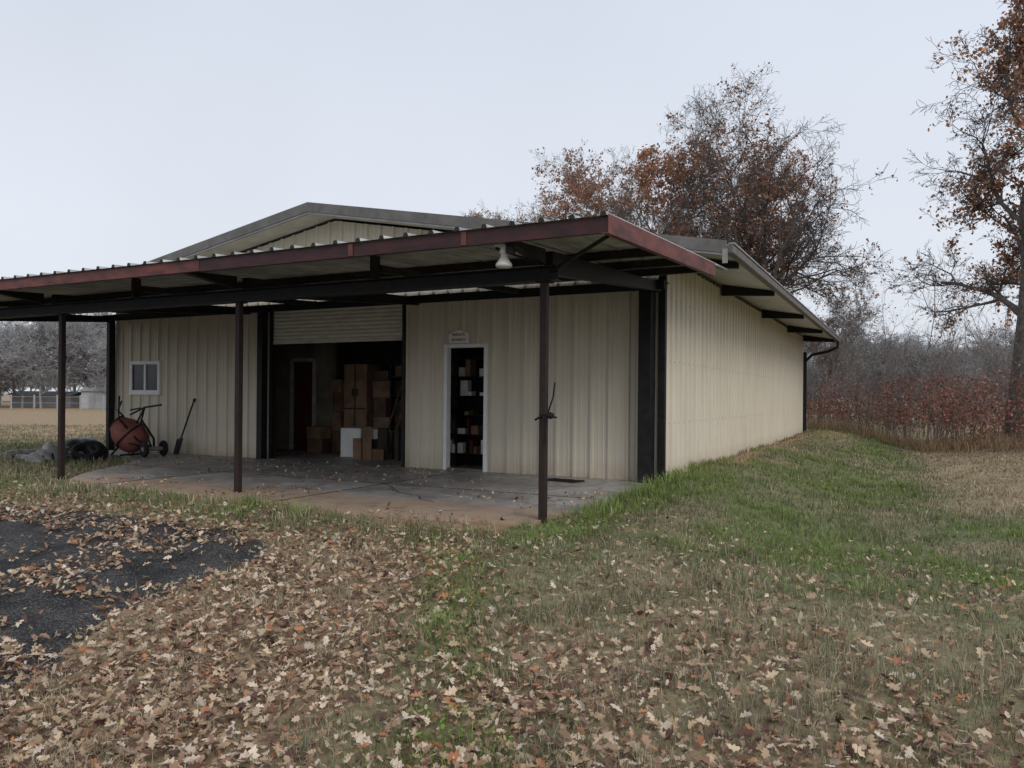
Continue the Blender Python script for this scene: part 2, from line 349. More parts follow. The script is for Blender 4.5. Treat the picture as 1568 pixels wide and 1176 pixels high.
# ---------------------------------------------------------------- building
B=empty('metal_building',(-9.9,20,0))
def P_(o):
    o.matrix_parent_inverse=Matrix.Translation((9.9,-20,0)); return o
XL,XR,YF,YB=-16.42,-3.435,11.7,29.35; XC=-9.93
def roofz(x): return 4.83-.178*abs(x-XC)
def prof(u0,u1,h=.040,pitch=.305,phase=0,minor=True,wb=.034,wt=.020):
    pts=[]
    k0=int(math.floor((u0-phase)/pitch))-1; k1=int(math.ceil((u1-phase)/pitch))+1
    for k in range(k0,k1+1):
        c=k*pitch+phase
        pts+=[(c-wb,0),(c-wt,h),(c+wt,h),(c+wb,0)]
        if minor:
            for q in (pitch/3+.01,2*pitch/3-.01): pts+=[(c+q-.012,0),(c+q,.008),(c+q+.012,0)]
    pts.sort(); us=[p[0] for p in pts]; hs=[p[1] for p in pts]
    res=[(u0,float(np.interp(u0,us,hs)))]+[p for p in pts if u0<p[0]<u1]+[(u1,float(np.interp(u1,us,hs)))]
    return res
def sheet(mb,pr,fa,fb):
    for (u0,h0),(u1,h1) in zip(pr[:-1],pr[1:]):
        mb.poly([fa(u0,h0),fa(u1,h1),fb(u1,h1),fb(u0,h0)])
mb=MB()
def fw(x0,x1,z0,z1=None):
    pr=prof(x0,x1)
    if x0<XC<x1: pr=sorted(pr+[(XC,float(np.interp(XC,[p[0] for p in pr],[p[1] for p in pr])))])
    sheet(mb,pr,lambda u,h:(u,YF-h,z0),lambda u,h:(u,YF-h,(roofz(u)-.14) if z1 is None else z1))
WX0,WX1,WZ0,WZ1=-15.84,-14.87,1.33,2.02
GX0,GX1,GZ=-11.6,-8.26,3.0
DX0,DX1,DZ=-7.38,-6.51,2.165
fw(XL,WX0,0);fw(WX0,WX1,0,WZ0);fw(WX0,WX1,WZ1);fw(WX1,GX0,0);fw(GX0,GX1,GZ);fw(GX1,DX0,0);fw(DX0,DX1,DZ);fw(DX1,XR,0)
P_(mb.obj('front_wall',M_wall,B))
mb=MB(); zt=roofz(XR)-.14
sheet(mb,prof(YF,YB),lambda u,h:(XR+h,u,-.25),lambda u,h:(XR+h,u,zt))
P_(mb.obj('side_wall_east',M_wall,B))
mb=MB(); sheet(mb,prof(YF,YB),lambda u,h:(XL-h,u,-.15),lambda u,h:(XL-h,u,zt))
P_(mb.obj('side_wall_west',M_wall,B))
mb=MB(); pr=sorted(prof(XL,XR)+[(XC,0)]); sheet(mb,pr,lambda u,h:(u,YB+h,-.15),lambda u,h:(u,YB+h,roofz(u)-.14))
P_(mb.obj('back_wall',M_wall,B))
mb=MB()
for zz in (.9,1.9,2.9):
    for k in range(int((YB-YF)/.305)):
        yy=YF+.15+k*.305; mb.box(XR+.001,XR+.008,yy-.006,yy+.006,zz-.006,zz+.006)
P_(mb.obj('siding_screws',M_trim,B))
RY0,RY1,RX0,RX1=10.95,29.75,-17.54,-2.32
mb=MB()
for a,b_ in ((RX0,XC),(XC,RX1)):
    za,zb=roofz(a),roofz(b_)
    mb.hexa([(a,RY0,za-.05),(b_,RY0,zb-.05),(b_,RY1,zb-.05),(a,RY1,za-.05),(a,RY0,za),(b_,RY0,zb),(b_,RY1,zb),(a,RY1,za)])
    sheet(mb,prof(RY0,RY1),lambda u,h:(a,u,za+.004+h),lambda u,h:(b_,u,zb+.004+h))
P_(mb.obj('roof_panels',M_galv,B))
mb=MB()
for a,b_ in ((RX0-.03,XC),(XC,RX1+.03)):
    za,zb=roofz(a),roofz(b_)
    for yy in (RY0-.035,RY1+.002):
        mb.hexa([(a,yy,za-.13),(b_,yy,zb-.13),(b_,yy+.033,zb-.13),(a,yy+.033,za-.13),(a,yy,za+.045),(b_,yy,zb+.045),(b_,yy+.033,zb+.045),(a,yy+.033,za+.045)])
P_(mb.obj('rake_trim',M_trim,B))
mb=MB()
for a,b_ in ((RX0,XC),(XC,RX1)):
    za,zb=roofz(a),roofz(b_); yy=RY0-.02
    mb.hexa([(a,yy,za-.165),(b_,yy,zb-.165),(b_,yy+.05,zb-.165),(a,yy+.05,za-.165),(a,yy,za-.132),(b_,yy,zb-.132),(b_,yy+.05,zb-.132),(a,yy+.05,za-.132)])
P_(mb.obj('rake_lip',M_trimL,B))
mb=MB()
for a,b_ in ((RX0+.05,XC),(XC,RX1-.05)):
    za,zb=roofz(a),roofz(b_)
    mb.poly([(a,RY0+.04,za-.10),(b_,RY0+.04,zb-.10),(b_,YF-.045,zb-.10),(a,YF-.045,za-.10)])
P_(mb.obj('soffit',M_soff,B))
mb=MB()
for s,x0,x1 in ((1,XR+.045,RX1-.04),(-1,RX0+.04,XL-.045)):
    mb.poly([(x0,YF,roofz(x0)-.056),(x1,YF,roofz(x1)-.056),(x1,RY1,roofz(x1)-.056),(x0,RY1,roofz(x0)-.056)])
P_(mb.obj('eave_underside',M_galv,B))
mb=MB()
ze=roofz(RX1)
mb.box(RX1+.001,RX1+.11,RY0+.05,RY1,ze-.13,ze-.005)
mb.box(RX0-.11,RX0-.001,RY0+.05,RY1,ze-.13,ze-.005)
P_(mb.obj('gutters',M_trim,B,bevel=.015))
mb=MB(); mb.box(RX1+.04,RX1+.125,RY0+.05,RY1,ze-.004,ze+.02); P_(mb.obj('gutter_lip',M_trimL,B))
mb=MB(); mb.box(RX1-.02,RX1+.05,RY0-.055,RY0-.037,ze-.28,ze-.08); P_(mb.obj('gutter_end_cap',M_trimL,B))
mb=MB()
for yy in (12.2,15.75,20.5,25.2,29.2):
    for x0,x1 in ((XR+.045,RX1-.06),(XL-.045,RX0+.06)):
        z0=roofz(x0)-.058; z1=roofz(x1)-.058
        mb.hexa([(x0,yy,z0-.22),(x1,yy,z1-.10),(x1,yy+.09,z1-.10),(x0,yy+.09,z0-.22),(x0,yy,z0),(x1,yy,z1),(x1,yy+.09,z1),(x0,yy+.09,z0)])
P_(mb.obj('eave_outriggers',M_black,B))
mb=MB(); mb.box(XR+.042,XR+.15,YB-.08,YB+.04,-.25,3.0); mb.path([(RX1+.04,YB+.2,ze-.13),(RX1+.04,YB+.2,ze-.30),(-2.6,YB+.15,ze-.46),(-3.1,YB+.05,ze-.56),(-3.33,YB-.02,ze-.80)],.05)
mb.box(XL-.09,XL+.04,YF-.09,YF-.042,-.05,3.0)
P_(mb.obj('downspout',M_black,B))
mb=MB()
mb.box(-3.71,-3.685,11.44,11.65,-.05,3.0);mb.box(-3.54,-3.515,11.44,11.65,-.05,3.0);mb.box(-3.686,-3.539,11.535,11.56,-.05,3.0); mb.box(-3.71,-3.515,11.40,11.438,-.05,3.0)
mb.box(-3.47,-3.36,YF-.06,YF+.03,-.25,3.45)
mb.box(GX0-.16,GX0-.02,11.5,11.655,0,3.0)
mb.box(GX1-.0,GX1+.05,11.6,11.655,0,3.0)
mb.box(XL-.05,XL+.05,11.5,11.655,-.05,3.0)
P_(mb.obj('steel_columns',M_black,B))
mb=MB()
pr=prof(2.37,3.06,h=.020,pitch=.075,minor=False,wb=.032,wt=.012)
sheet(mb,pr,lambda u,h:(GX0,YF+.06-h,u),lambda u,h:(GX1,YF+.06-h,u))
mb.box(GX0,GX1,YF+.03,YF+.07,2.335,2.368)
P_(mb.obj('rollup_door_curtain',M_slat,B))
mb=MB(); mb.box(GX0-.015,GX0+.05,YF+.005,YF+.12,0,3.0); mb.box(GX1-.05,GX1-.003,YF+.005,YF+.12,0,3.0)
P_(mb.obj('rollup_door_tracks',M_black,B))
mb=MB(); w=.06
mb.box(DX0-.01,DX0+w,YF-.05,YF+.08,0,DZ); mb.box(DX1-w,DX1+.01,YF-.05,YF+.08,0,DZ); mb.box(DX0-.01,DX1+.01,YF-.052,YF+.08,DZ+.001,DZ+w)
P_(mb.obj('man_door_frame',M_white,B))
mb=MB(); mb.box(DX0+w,DX1-w,YF-.03,YF+.08,0,.035); P_(mb.obj('man_door_threshold',M_trim,B))
mb=MB(); w=.055
mb.box(WX0-.02,WX0+w,YF-.055,YF+.04,WZ0-.02,WZ1+.02);mb.box(WX1-w,WX1+.02,YF-.055,YF+.04,WZ0-.02,WZ1+.02)
mb.box(WX0+w,WX1-w,YF-.055,YF+.04,WZ1-w,WZ1+.02);mb.box(WX0+w,WX1-w,YF-.055,YF+.04,WZ0-.02,WZ0+w)
xm=(WX0+WX1)/2; mb.box(xm-.03,xm+.03,YF-.045,YF+.02,WZ0+w,WZ1-w); mb.box(WX0-.05,WX1+.05,YF-.075,YF-.056,WZ0-.05,WZ0-.02)
P_(mb.obj('window_frame',M_white,B,bevel=.004))
mb=MB(); mb.box(WX0+w,xm-.03,YF-.02,YF-.01,WZ0+w,WZ1-w); mb.box(xm+.03,WX1-w,YF-.02,YF-.01,WZ0+w,WZ1-w); P_(mb.obj('window_glass',M_glass,B))
# interior
mb=MB(); mb.box(-16.3,-3.5,YF+.03,YB-.1,-.12,-.003); P_(mb.obj('interior_floor',M_slab,B))
mb=MB(); mb.box(-12.42,-11.9,14.0,14.1,0,3.1); mb.box(-16.3,-13.12,14.0,14.1,0,3.1); mb.box(-13.12,-12.42,14.0,14.1,2.1,3.1)
P_(mb.obj('interior_partition',M_int,B))
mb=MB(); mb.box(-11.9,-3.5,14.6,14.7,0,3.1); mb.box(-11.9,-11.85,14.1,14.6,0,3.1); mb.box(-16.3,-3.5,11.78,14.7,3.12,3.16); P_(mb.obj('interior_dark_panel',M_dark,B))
mb=MB(); mb.box(-13.1,-12.5,14.02,14.06,0,2.09); P_(mb.obj('interior_door',M_redb,B))
mb=MB(); mb.box(-12.5,-12.42,13.96,14.0,0,2.15);mb.box(-13.2,-13.12,13.96,14.0,0,2.15);mb.box(-13.12,-12.5,13.96,14.0,2.1,2.18); P_(mb.obj('interior_door_trim',M_offw,B))
rr=random.Random(4)
s1,s2,s3=MB(),MB(),MB()
def rbox(m_,cx_,cy_,ww,dd,z0,z1,ang):
    c,s=math.cos(ang),math.sin(ang); q=[(cx_+c*a*ww/2-s*b__*dd/2,cy_+s*a*ww/2+c*b__*dd/2) for a,b__ in((-1,-1),(1,-1),(1,1),(-1,1))]
    m_.hexa([(px,py,z0) for px,py in q]+[(px,py,z1) for px,py in q])
s1.box(-11.25,-10.62,13.6,14.1,0,2.0)
for (xa,ya,sizes,ww) in ((-11.6,14.0,(.5,.42,.45,.3),.32),(-10.35,13.9,(.5,.34,.42,.38,.22),.42),(-9.8,14.0,(.4,.3,.28),.5),(-12.0,13.6,(.32,.28),.4)):
    zz=0
    for i,hh in enumerate(sizes):
        rbox((s2,s1)[i%2],xa+rr.uniform(-.05,.05),ya,ww*rr.uniform(.8,1.05),.4,zz,zz+hh-.006,rr.uniform(-.25,.25)); zz+=hh
s3.box(-10.95,-10.925,13.585,13.598,.05,1.98); s3.box(-11.22,-10.65,13.58,13.598,1.0,1.03)
for hx in (-10.99,-10.88): s3.box(hx,hx+.02,13.56,13.584,1.3,1.45)
P_(s1.obj('brown_cabinet_and_boxes',M_card,B,bevel=.006)); P_(s2.obj('dark_boxes',M_card2,B,bevel=.006)); P_(s3.obj('cabinet_seams',M_dark,B))
mb=MB(); mb.box(-10.72,-10.18,12.85,13.3,0,.62); P_(mb.obj('white_appliance',M_white,B,bevel=.02))
mb=MB()
for zz in (.1,.5,.9,1.3,1.7,2.05): mb.box(-10.0,-7.7,13.6,14.0,zz,zz+.03)
for xx in (-10.0,-9.2,-8.4,-7.75): mb.box(xx,xx+.04,13.6,13.65,0,2.2)
for zz in (.22,.58,.94,1.30,1.66,2.0): mb.box(-8.3,-6.9,12.4,12.7,zz,zz+.02)
mb.box(-8.3,-8.26,12.4,12.7,0,2.2); mb.box(-7.6,-7.57,12.4,12.7,0,2.2); mb.box(-6.9,-6.86,12.4,12.7,0,2.2); mb.box(-8.4,-6.8,12.72,12.76,0,2.6)
P_(mb.obj('storage_shelves',M_black,B))
groups={0:MB(),1:MB(),2:MB(),3:MB()}
for (x0,x1,yy,zs,sm) in ((-9.95,-7.8,13.7,(.13,.53,.93,1.33,1.73),.8),(-8.25,-6.92,12.42,(.24,.60,.96,1.32,1.68),.7)):
    for zz in zs:
        xx=x0
        while xx<x1-.05:
            ww=rr.uniform(.04,.26)*sm; hh=rr.uniform(.06,.32)
            if xx+ww>x1: break
            if rr.random()<.8: rbox(groups[rr.choice([0,0,0,1,2,3] if sm<.75 else [0,1,2,2,2,3])],xx+ww/2,yy+rr.uniform(.05,.12),ww,.16,zz,zz+hh,rr.uniform(-.3,.3))
            xx+=ww+rr.uniform(.01,.07)
for i in range(26):
    xx=rr.uniform(-10.1,-8.5); yy=rr.uniform(12.6,13.4); rbox(groups[rr.choice([0,1,2,2,3])],xx,yy,rr.uniform(.06,.28),rr.uniform(.06,.28),0,rr.uniform(.08,.7),rr.uniform(0,1.5))
for k,mm_ in zip(groups,(M_white,M_card,M_dark,M_redb)): P_(groups[k].obj('stored_goods_%s'%('white','cardboard','dark','red')[k],mm_,B))
mb=MB()
for i in range(7):
    xx=-9.9+i*.22; mb.tube((xx,13.1,0),(xx+rr.uniform(-.3,.3),13.55,rr.uniform(1.1,2.0)),rr.uniform(.01,.03),n=6)
P_(mb.obj('leaning_boards',M_wood,B))
# ---- porch
PX0,PX1,PY0,PY1=-17.3,-2.40,6.5,11.62
def pz(y): return 2.93+.0525*(y-PY0)
mb=MB(); sheet(mb,prof(PX0,PX1,h=.036,minor=False),lambda u,h:(u,PY0-.03,pz(PY0-.03)+h),lambda u,h:(u,PY1,pz(PY1)+h))
P_(mb.obj('porch_roof_sheet',M_galvp,B))
mb=MB()
pr=prof(PX0,PX1,h=.036,minor=False)
for (u0,h0),(u1,h1) in zip(pr[:-1],pr[1:]):
    if h0>0 or h1>0: mb.poly([(u0,PY0-.032,pz(PY0)-.004),(u1,PY0-.032,pz(PY0)-.004),(u1,PY0-.032,pz(PY0)+h1),(u0,PY0-.032,pz(PY0)+h0)])
P_(mb.obj('porch_roof_rib_ends',M_rib,B))
def channel(mb,x0,x1,y0,z0,h,fl=.05,t=.006):
    mb.box(x0,x1,y0,y0+t,z0,z0+h); mb.box(x0,x1,y0+t,y0+fl,z0,z0+t); mb.box(x0,x1,y0+t,y0+fl,z0+h-t,z0+h)
mb=MB(); channel(mb,-7.6,PX1,PY0,2.780,.14); P_(mb.obj('porch_fascia_channel',M_red,B))
mb=MB(); channel(mb,PX0,-7.605,PY0-.004,2.785,.135); P_(mb.obj('porch_fascia_channel_faded',M_red2,B))
mb=MB()
for xx in (-5.3,-3.9): mb.box(xx-.03,xx+.03,PY0-.012,PY0-.005,2.785,2.918)
P_(mb.obj('fascia_splice_plates',M_red2,B))
mb=MB()
a,bb=PX1+.002,PX1+.008; ya,yb=PY0-.02,10.7
mb.hexa([(a,ya,pz(ya)-.16),(bb,ya,pz(ya)-.16),(bb,yb,pz(yb)-.16),(a,yb,pz(yb)-.16),(a,ya,pz(ya)+.012),(bb,ya,pz(ya)+.012),(bb,yb,pz(yb)+.012),(a,yb,pz(yb)+.012)])
mb.hexa([(a-.06,ya,pz(ya)-.16),(a,ya,pz(ya)-.16),(a,yb,pz(yb)-.16),(a-.06,yb,pz(yb)-.16),(a-.06,ya,pz(ya)-.153),(a,ya,pz(ya)-.153),(a,yb,pz(yb)-.153),(a-.06,yb,pz(yb)-.153)])
P_(mb.obj('porch_side_fascia',M_red2,B))
mb=MB()
mb.box(PX0+.1,-3.3,7.36,7.52,2.53,2.545); mb.box(PX0+.1,-3.3,7.43,7.445,2.545,2.675); mb.box(PX0+.1,-3.3,7.36,7.52,2.675,2.69)
for xx in (-3.46,-7.93,-12.1,-16.4):
    ya,yb=PY0+.06,11.6
    for (y0,y1,b0,b1) in ((ya,7.35,2.79,2.70),(7.53,yb,2.62,2.95)):
        mb.hexa([(xx-.05,y0,b0),(xx+.05,y0,b0),(xx+.05,y1,b1),(xx-.05,y1,b1),(xx-.05,y0,pz(y0)-.115),(xx+.05,y0,pz(y0)-.115),(xx+.05,y1,pz(y1)-.115),(xx-.05,y1,pz(y1)-.115)])
mb.box(XL,-3.3,11.36,11.398,2.95,3.09); mb.box(XL,-3.3,11.40,11.64,3.06,3.075)
mb.tube((-3.46,7.5,2.62),(-2.5,6.75,2.80),.02)
P_(mb.obj('porch_beams',M_black,B))
mb=MB()
for yy in (8.6,9.65,10.6):
    z1=pz(yy)-.003; channel(mb,PX0+.05,PX1-.07,yy,z1-.10,.097)
for xx in (-5.7,-10.0,-14.2):
    y0,y1=7.53,11.3; mb.hexa([(xx-.03,y0,pz(y0)-.19),(xx+.03,y0,pz(y0)-.19),(xx+.03,y1,pz(y1)-.19),(xx-.03,y1,pz(y1)-.19),(xx-.03,y0,pz(y0)-.105),(xx+.03,y0,pz(y0)-.105),(xx+.03,y1,pz(y1)-.105),(xx-.03,y1,pz(y1)-.105)])
for xx in (-5.7,-10.0,-14.2): mb.box(xx-.03,xx+.03,7.38,7.5,2.692,pz(7.4)-.004)
P_(mb.obj('porch_purlins',M_purlin,B))
mb=MB()
for xx,yy in ((-3.46,7.44),(-7.93,7.44),(-11.72,7.44),(-16.4,7.44)):
    mb.box(xx-.038,xx+.038,yy-.038,yy+.038,-.15,2.53); mb.box(xx-.08,xx+.08,yy-.07,yy+.07,2.515,2.528)
P_(mb.obj('porch_posts',M_post,B,bevel=.006))
poly=[(-3.46,7.2),(-4.1,7.12),(-4.5,7.02),(-5.2,6.97),(-6,6.86),(-6.9,6.93),(-8,6.92),(-9,7.05),(-10.2,7.1),(-11.3,7.3),(-11.9,7.9),(-13.2,9.8),(-14.4,10.6),(-16.4,10.8),(-16.4,11.73),(-3.46,11.73)]
mb=MB(); poly=poly[::-1]; mb.poly([(a,b_,0) for a,b_ in poly][::-1]); n=len(poly)
for i in range(n):
    a=poly[i];c=poly[(i+1)%n]; mb.poly([(a[0],a[1],0),(c[0],c[1],0),(c[0],c[1],-.25),(a[0],a[1],-.25)])
mb.obj('concrete_slab',M_slab)
mb=MB()
mb.box(-12.9,-3.5,9.3,9.318,.001,.004); mb.box(-6.9,-6.88,6.95,11.6,.001,.0045); mb.box(-10.3,-10.28,7.2,11.6,.001,.0045)
rr=random.Random(9)
def crack(x,y,dx,dy,n):
    for i in range(n):
        x2=x+dx+rr.uniform(-.12,.12);y2=y+dy+rr.uniform(-.12,.12); 
        t=.006; mb.poly([(x-t,y-t,.005),(x2-t,y2-t,.005),(x2+t,y2+t,.005),(x+t,y+t,.005)]); x,y=x2,y2
crack(-9.3,7.3,.22,.12,12); crack(-5.2,8,-.2,.18,8); crack(-11,9,.3,.05,10)
mb.obj('slab_joints',M_dark)

# ---------------------------------------------------------------- sign
S=empty('private_property_sign',(-7.1,11.6,2.3))
def Ps(o,e): o.matrix_parent_inverse=Matrix.Translation(e.location).inverted(); return o
mb=MB(); w,h=.205,.10; cx,cz=-7.08,2.345; yf=YF-.055
top=[(cx-w,cz+h*.6)]+[(cx-w*.55+ w*1.1*t/8, cz+h+ .028*math.sin(math.pi*t/8)) for t in range(9)]+[(cx+w,cz+h*.6)]
out=[(cx-w,cz-h),(cx+w,cz-h)]+top[::-1]
mb.poly([(a,yf,b_) for a,b_ in out]); mb.poly([(a,yf+.008,b_) for a,b_ in out][::-1])
for i in range(len(out)):
    a=out[i];c=out[(i+1)%len(out)]; mb.poly([(a[0],yf,a[1]),(a[0],yf+.008,a[1]),(c[0],yf+.008,c[1]),(c[0],yf,c[1])])
Ps(mb.obj('plate',M_white,S),S)
def text(s,size,x,y,z,m,par,nm):
    c=bpy.data.curves.new(nm,'FONT'); c.body=s; c.size=size; c.align_x='CENTER'; c.align_y='CENTER'; c.extrude=.0008; c.offset=.0009
    to=bpy.data.objects.new(nm+'_t',c); C.objects.link(to); bpy.context.view_layer.update()
    dg=bpy.context.evaluated_depsgraph_get(); me=bpy.data.meshes.new_from_object(to.evaluated_get(dg)); bpy.data.objects.remove(to)
    me.transform(Matrix.Translation((x,y,z))@Matrix.Rotation(math.pi/2,4,'X')); me.materials.clear(); me.materials.append(m)
    o=bpy.data.objects.new(nm,me); link(o,par); return Ps(o,par)
M_txt=mat('sign_red_text',(.30,.015,.012),.5,.1,5)
M_txtk=mat('sign_black_text',(.02,.02,.02),.5,.1,5)
text('PRIVATE',.072,cx,yf-.003,cz+.045,M_txt,S,'word_private'); text('PROPERTY',.064,cx,yf-.003,cz-.045,M_txt,S,'word_property')

# ---------------------------------------------------------------- porch light
Lp=empty('porch_light',(-3.55,6.75,2.8))
mb=MB(); mb.box(-3.64,-3.50,6.64,6.80,2.775,2.81); mb.lathe([(.0,.0),(.04,.0),(.045,-.06),(.035,-.065)],(-3.56,6.70,2.775))
Ps(mb.obj('canopy',M_white,Lp,bevel=.004),Lp)
mb=MB(); mb.lathe([(.03,0),(.034,-.03),(.05,-.06),(.078,-.10),(.085,-.125),(.07,-.14),(.0,-.145)],(-3.56,6.70,2.715))
M_opal=mat('frosted_lamp_glass',(.70,.68,.60),.25,.06,12,spec=.6)
Ps(mb.obj('glass_shade',M_opal,Lp,smooth=True),Lp)
mb=MB(); mb.tube((-3.62,6.64,2.76),(-3.46,7.36,2.70),.012); mb.box(-3.50,-3.42,6.62,6.68,2.70,2.80); Ps(mb.obj('junction_box',M_black,Lp),Lp)

T=empty('hitch_pin_tool_on_post',(-3.40,7.4,1.1))
mb=MB(); mb.path([(-3.30,7.37,1.46),(-3.32,7.37,1.30),(-3.385,7.375,1.12),(-3.41,7.38,.98),(-3.40,7.38,.80)],.009)
mb.lathe([(.0,-.03),(.03,-.03),(.038,0),(.03,.03),(.0,.03)],(-3.35,7.37,1.11),axis=(1,-.3,0),n=12)
mb.box(-3.44,-3.33,7.36,7.40,1.08,1.115); mb.tube((-3.46,7.36,1.13),(-3.27,7.36,1.09),.010); mb.tube((-3.54,7.40,1.06),(-3.46,7.39,1.1),.012)
Ps(mb.obj('lever_and_clamp',M_black,T),T)

# ---------------------------------------------------------------- cement mixer
E=empty('cement_mixer',(-14.5,10.85,0))
cx,cy=-14.6,10.75
mb=MB(); ax=Vector((-.5,-.35,.62)).normalized(); o0=Vector((cx,cy,.42))
mb.lathe([(.0,-.34),(.16,-.34),(.27,-.26),(.33,-.10),(.335,.05),(.29,.2),(.19,.36),(.18,.40),(.165,.40),(.175,.35),(.27,.19),(.0,-.2)],o0,axis=ax,n=28)
Ps(mb.obj('drum',M_drum,E,smooth=True),E)
mb=MB(); mb.lathe([(.34,-.02),(.35,-.02),(.35,.02),(.34,.02)],o0,axis=ax,n=28); mb.lathe([(.185,.385),(.2,.385),(.2,.41),(.185,.41)],o0,axis=ax,n=28)
mb.path([(cx-.5,cy+.1,1.25),(cx-.38,cy,.9),(cx-.2,cy-.1,.5)],.018); mb.path([(cx-.35,cy+.05,1.15),(cx-.40,cy,.95),(cx-.1,cy+.1,.62)],.018)
mb.path([(cx+.05,cy-.3,.78),(cx+.35,cy-.1,.35),(cx+.62,cy+.05,.18)],.022); mb.path([(cx-.05,cy+.3,.75),(cx+.35,cy+.3,.35),(cx+.62,cy+.1,.18)],.022)
mb.path([(cx+.0,cy,.86),(cx+.45,cy,1.02),(cx+.98,cy-.02,1.08)],.02); mb.path([(cx+.0,cy,.96),(cx+.3,cy,1.0),(cx+.42,cy,.98),(cx+.15,cy,.62)],.018); mb.path([(cx+.45,cy,1.02),(cx+.33,cy,.7),(cx+.62,cy+.05,.18)],.018)
mb.path([(cx-.25,cy-.25,.02),(cx+.1,cy-.25,.3),(cx+.62,cy,.18)],.02); mb.path([(cx-.25,cy+.25,.02),(cx+.1,cy+.25,.3)],.02); mb.path([(cx+.25,cy-.4,.04),(cx+.2,cy+.3,.04)],.02)
Ps(mb.obj('frame',M_black,E),E)
mb=MB()
for yy in (-.18,.28): mb.lathe([(.05,-.03),(.11,-.035),(.155,-.03),(.165,0),(.155,.03),(.11,.035),(.05,.03)],(cx+.68,cy+yy,.165),axis=(0.25,1,0),n=20)
Ps(mb.obj('wheels',M_rub,E,smooth=True),E)
mb=MB(); mb.tube((cx+.68,cy-.22,.165),(cx+.68,cy+.32,.165),.045); Ps(mb.obj('hubs',M_trimL,E),E)

E=empty('shovel',(-13.85,11.5,0))
mb=MB(); mb.tube((-13.72,11.62,1.15),(-13.87,11.42,.34),.018); mb.path([(-13.72,11.62,1.15),(-13.69,11.63,1.2)],.03)
mb.hexa([(-13.97,11.40,.33),(-13.79,11.40,.33),(-13.78,11.42,.33),(-13.96,11.42,.33),(-13.90,11.42,.36),(-13.83,11.42,.36),(-13.83,11.44,.36),(-13.90,11.44,.36)])
mb.hexa([(-13.99,11.33,.02),(-13.85,11.33,.02),(-13.84,11.345,.02),(-13.98,11.345,.02),(-13.97,11.395,.33),(-13.79,11.395,.33),(-13.79,11.41,.33),(-13.97,11.41,.33)])
Ps(mb.obj('handle_and_blade',M_black,E),E)

def tarp(name,cx,cy,rx,ry,h,m,seed):
    n=24;mm=10;V=[];F=[]
    for j in range(mm+1):
        t=j/mm; r=math.cos(t*math.pi/2)**.7 if j<mm else 0.0
        for i in range(n):
            a=2*math.pi*i/n; nn=1+.22*math.sin(a*3+seed)+.1*math.sin(a*7+seed*2+t*5)
            V.append((cx+rx*r*nn*math.cos(a),cy+ry*r*nn*math.sin(a),-.04+h*math.sin(t*math.pi/2)*(1+.15*math.sin(a*4+seed*3)*(1-t))))
    for j in range(mm):
        for i in range(n): F.append((j*n+i,j*n+(i+1)%n,(j+1)*n+(i+1)%n,(j+1)*n+i))
    npmesh(name,V,F,[m],smooth=True)
M_tarp=mat('black_tarp',(.02,.02,.022),.4,.3,5,bump=.8,bscale=9)
tarp('black_tarp_pile',-15.2,10.1,.55,.4,.42,M_tarp,1.3)
E=empty('tire',(-14.6,9.75,0)); mb=MB(); mb.lathe([(.17,-.06),(.23,-.08),(.27,-.06),(.28,0),(.27,.06),(.23,.08),(.17,.06),(.19,0),(.17,-.06)],(-14.70,9.85,.13),axis=(.4,-.3,.9),n=30); Ps(mb.obj('tread',M_rub,E,smooth=True),E)
E=empty('plastic_bucket',(-14.4,9.4,0)); mb=MB(); mb.lathe([(0,0),(.10,0),(.13,.24),(.14,.24),(.14,.26),(.125,.26),(.10,.03),(0,.03)],(-14.75,9.35,-.02),n=20); Ps(mb.obj('pail',mat('grey_plastic',(.12,.14,.13),.5,.1,5),E,smooth=False),E)
M_bag=mat('weathered_white_bag',(.5,.5,.48),.7,.25,6,bump=.8,bscale=14)
M_blk=mat('block_grey',(.36,.35,.33),.9,.25,9,bump=.8)
tarp('cement_bag_heap',-15.6,9.45,.26,.20,.15,M_bag,.4); tarp('broken_block_heap',-15.1,9.1,.2,.14,.10,M_blk,2.2)
rr=random.Random(12); mb=MB()
for i in range(16):
    a,b_=rr.uniform(-16.2,-14.9),rr.uniform(9.0,10.1); t=rr.uniform(0,3.1); l=rr.uniform(.1,.3); ww=rr.uniform(.04,.09); z=rr.uniform(-.03,.08); dx,dy=math.cos(t)*l,math.sin(t)*l; ex,ey=-math.sin(t)*ww,math.cos(t)*ww
    mb.hexa([(a-dx,b_-dy,z),(a+dx,b_+dy,z),(a+dx+ex,b_+dy+ey,z+.02),(a-dx+ex,b_-dy+ey,z+.02),(a-dx,b_-dy,z+.06),(a+dx,b_+dy,z+.06),(a+dx+ex,b_+dy+ey,z+.08),(a-dx+ex,b_-dy+ey,z+.08)])
mb.obj('scrap_block_pile',M_blk)
E=empty('white_jug',(-15.9,9.6,0)); mb=MB(); mb.lathe([(0,0),(.1,0),(.11,.03),(.11,.2),(.05,.27),(.035,.3),(0,.3)],(-15.95,9.85,-.02),n=16); Ps(mb.obj('body',M_offw,E,smooth=True),E)
E=empty('door_mat_iron_grate',(-4.8,10.4,0)); mb=MB()
for i in range(5): mb.tube((-5.05+i*.02,10.9+i*.05,.02),(-4.55+i*.02,10.85+i*.05,.02),.012)
mb.tube((-5.05,10.88,.02),(-4.95,11.12,.02),.014);mb.tube((-4.55,10.83,.02),(-4.45,11.07,.02),.014)
Ps(mb.obj('bars',M_rub,E),E)

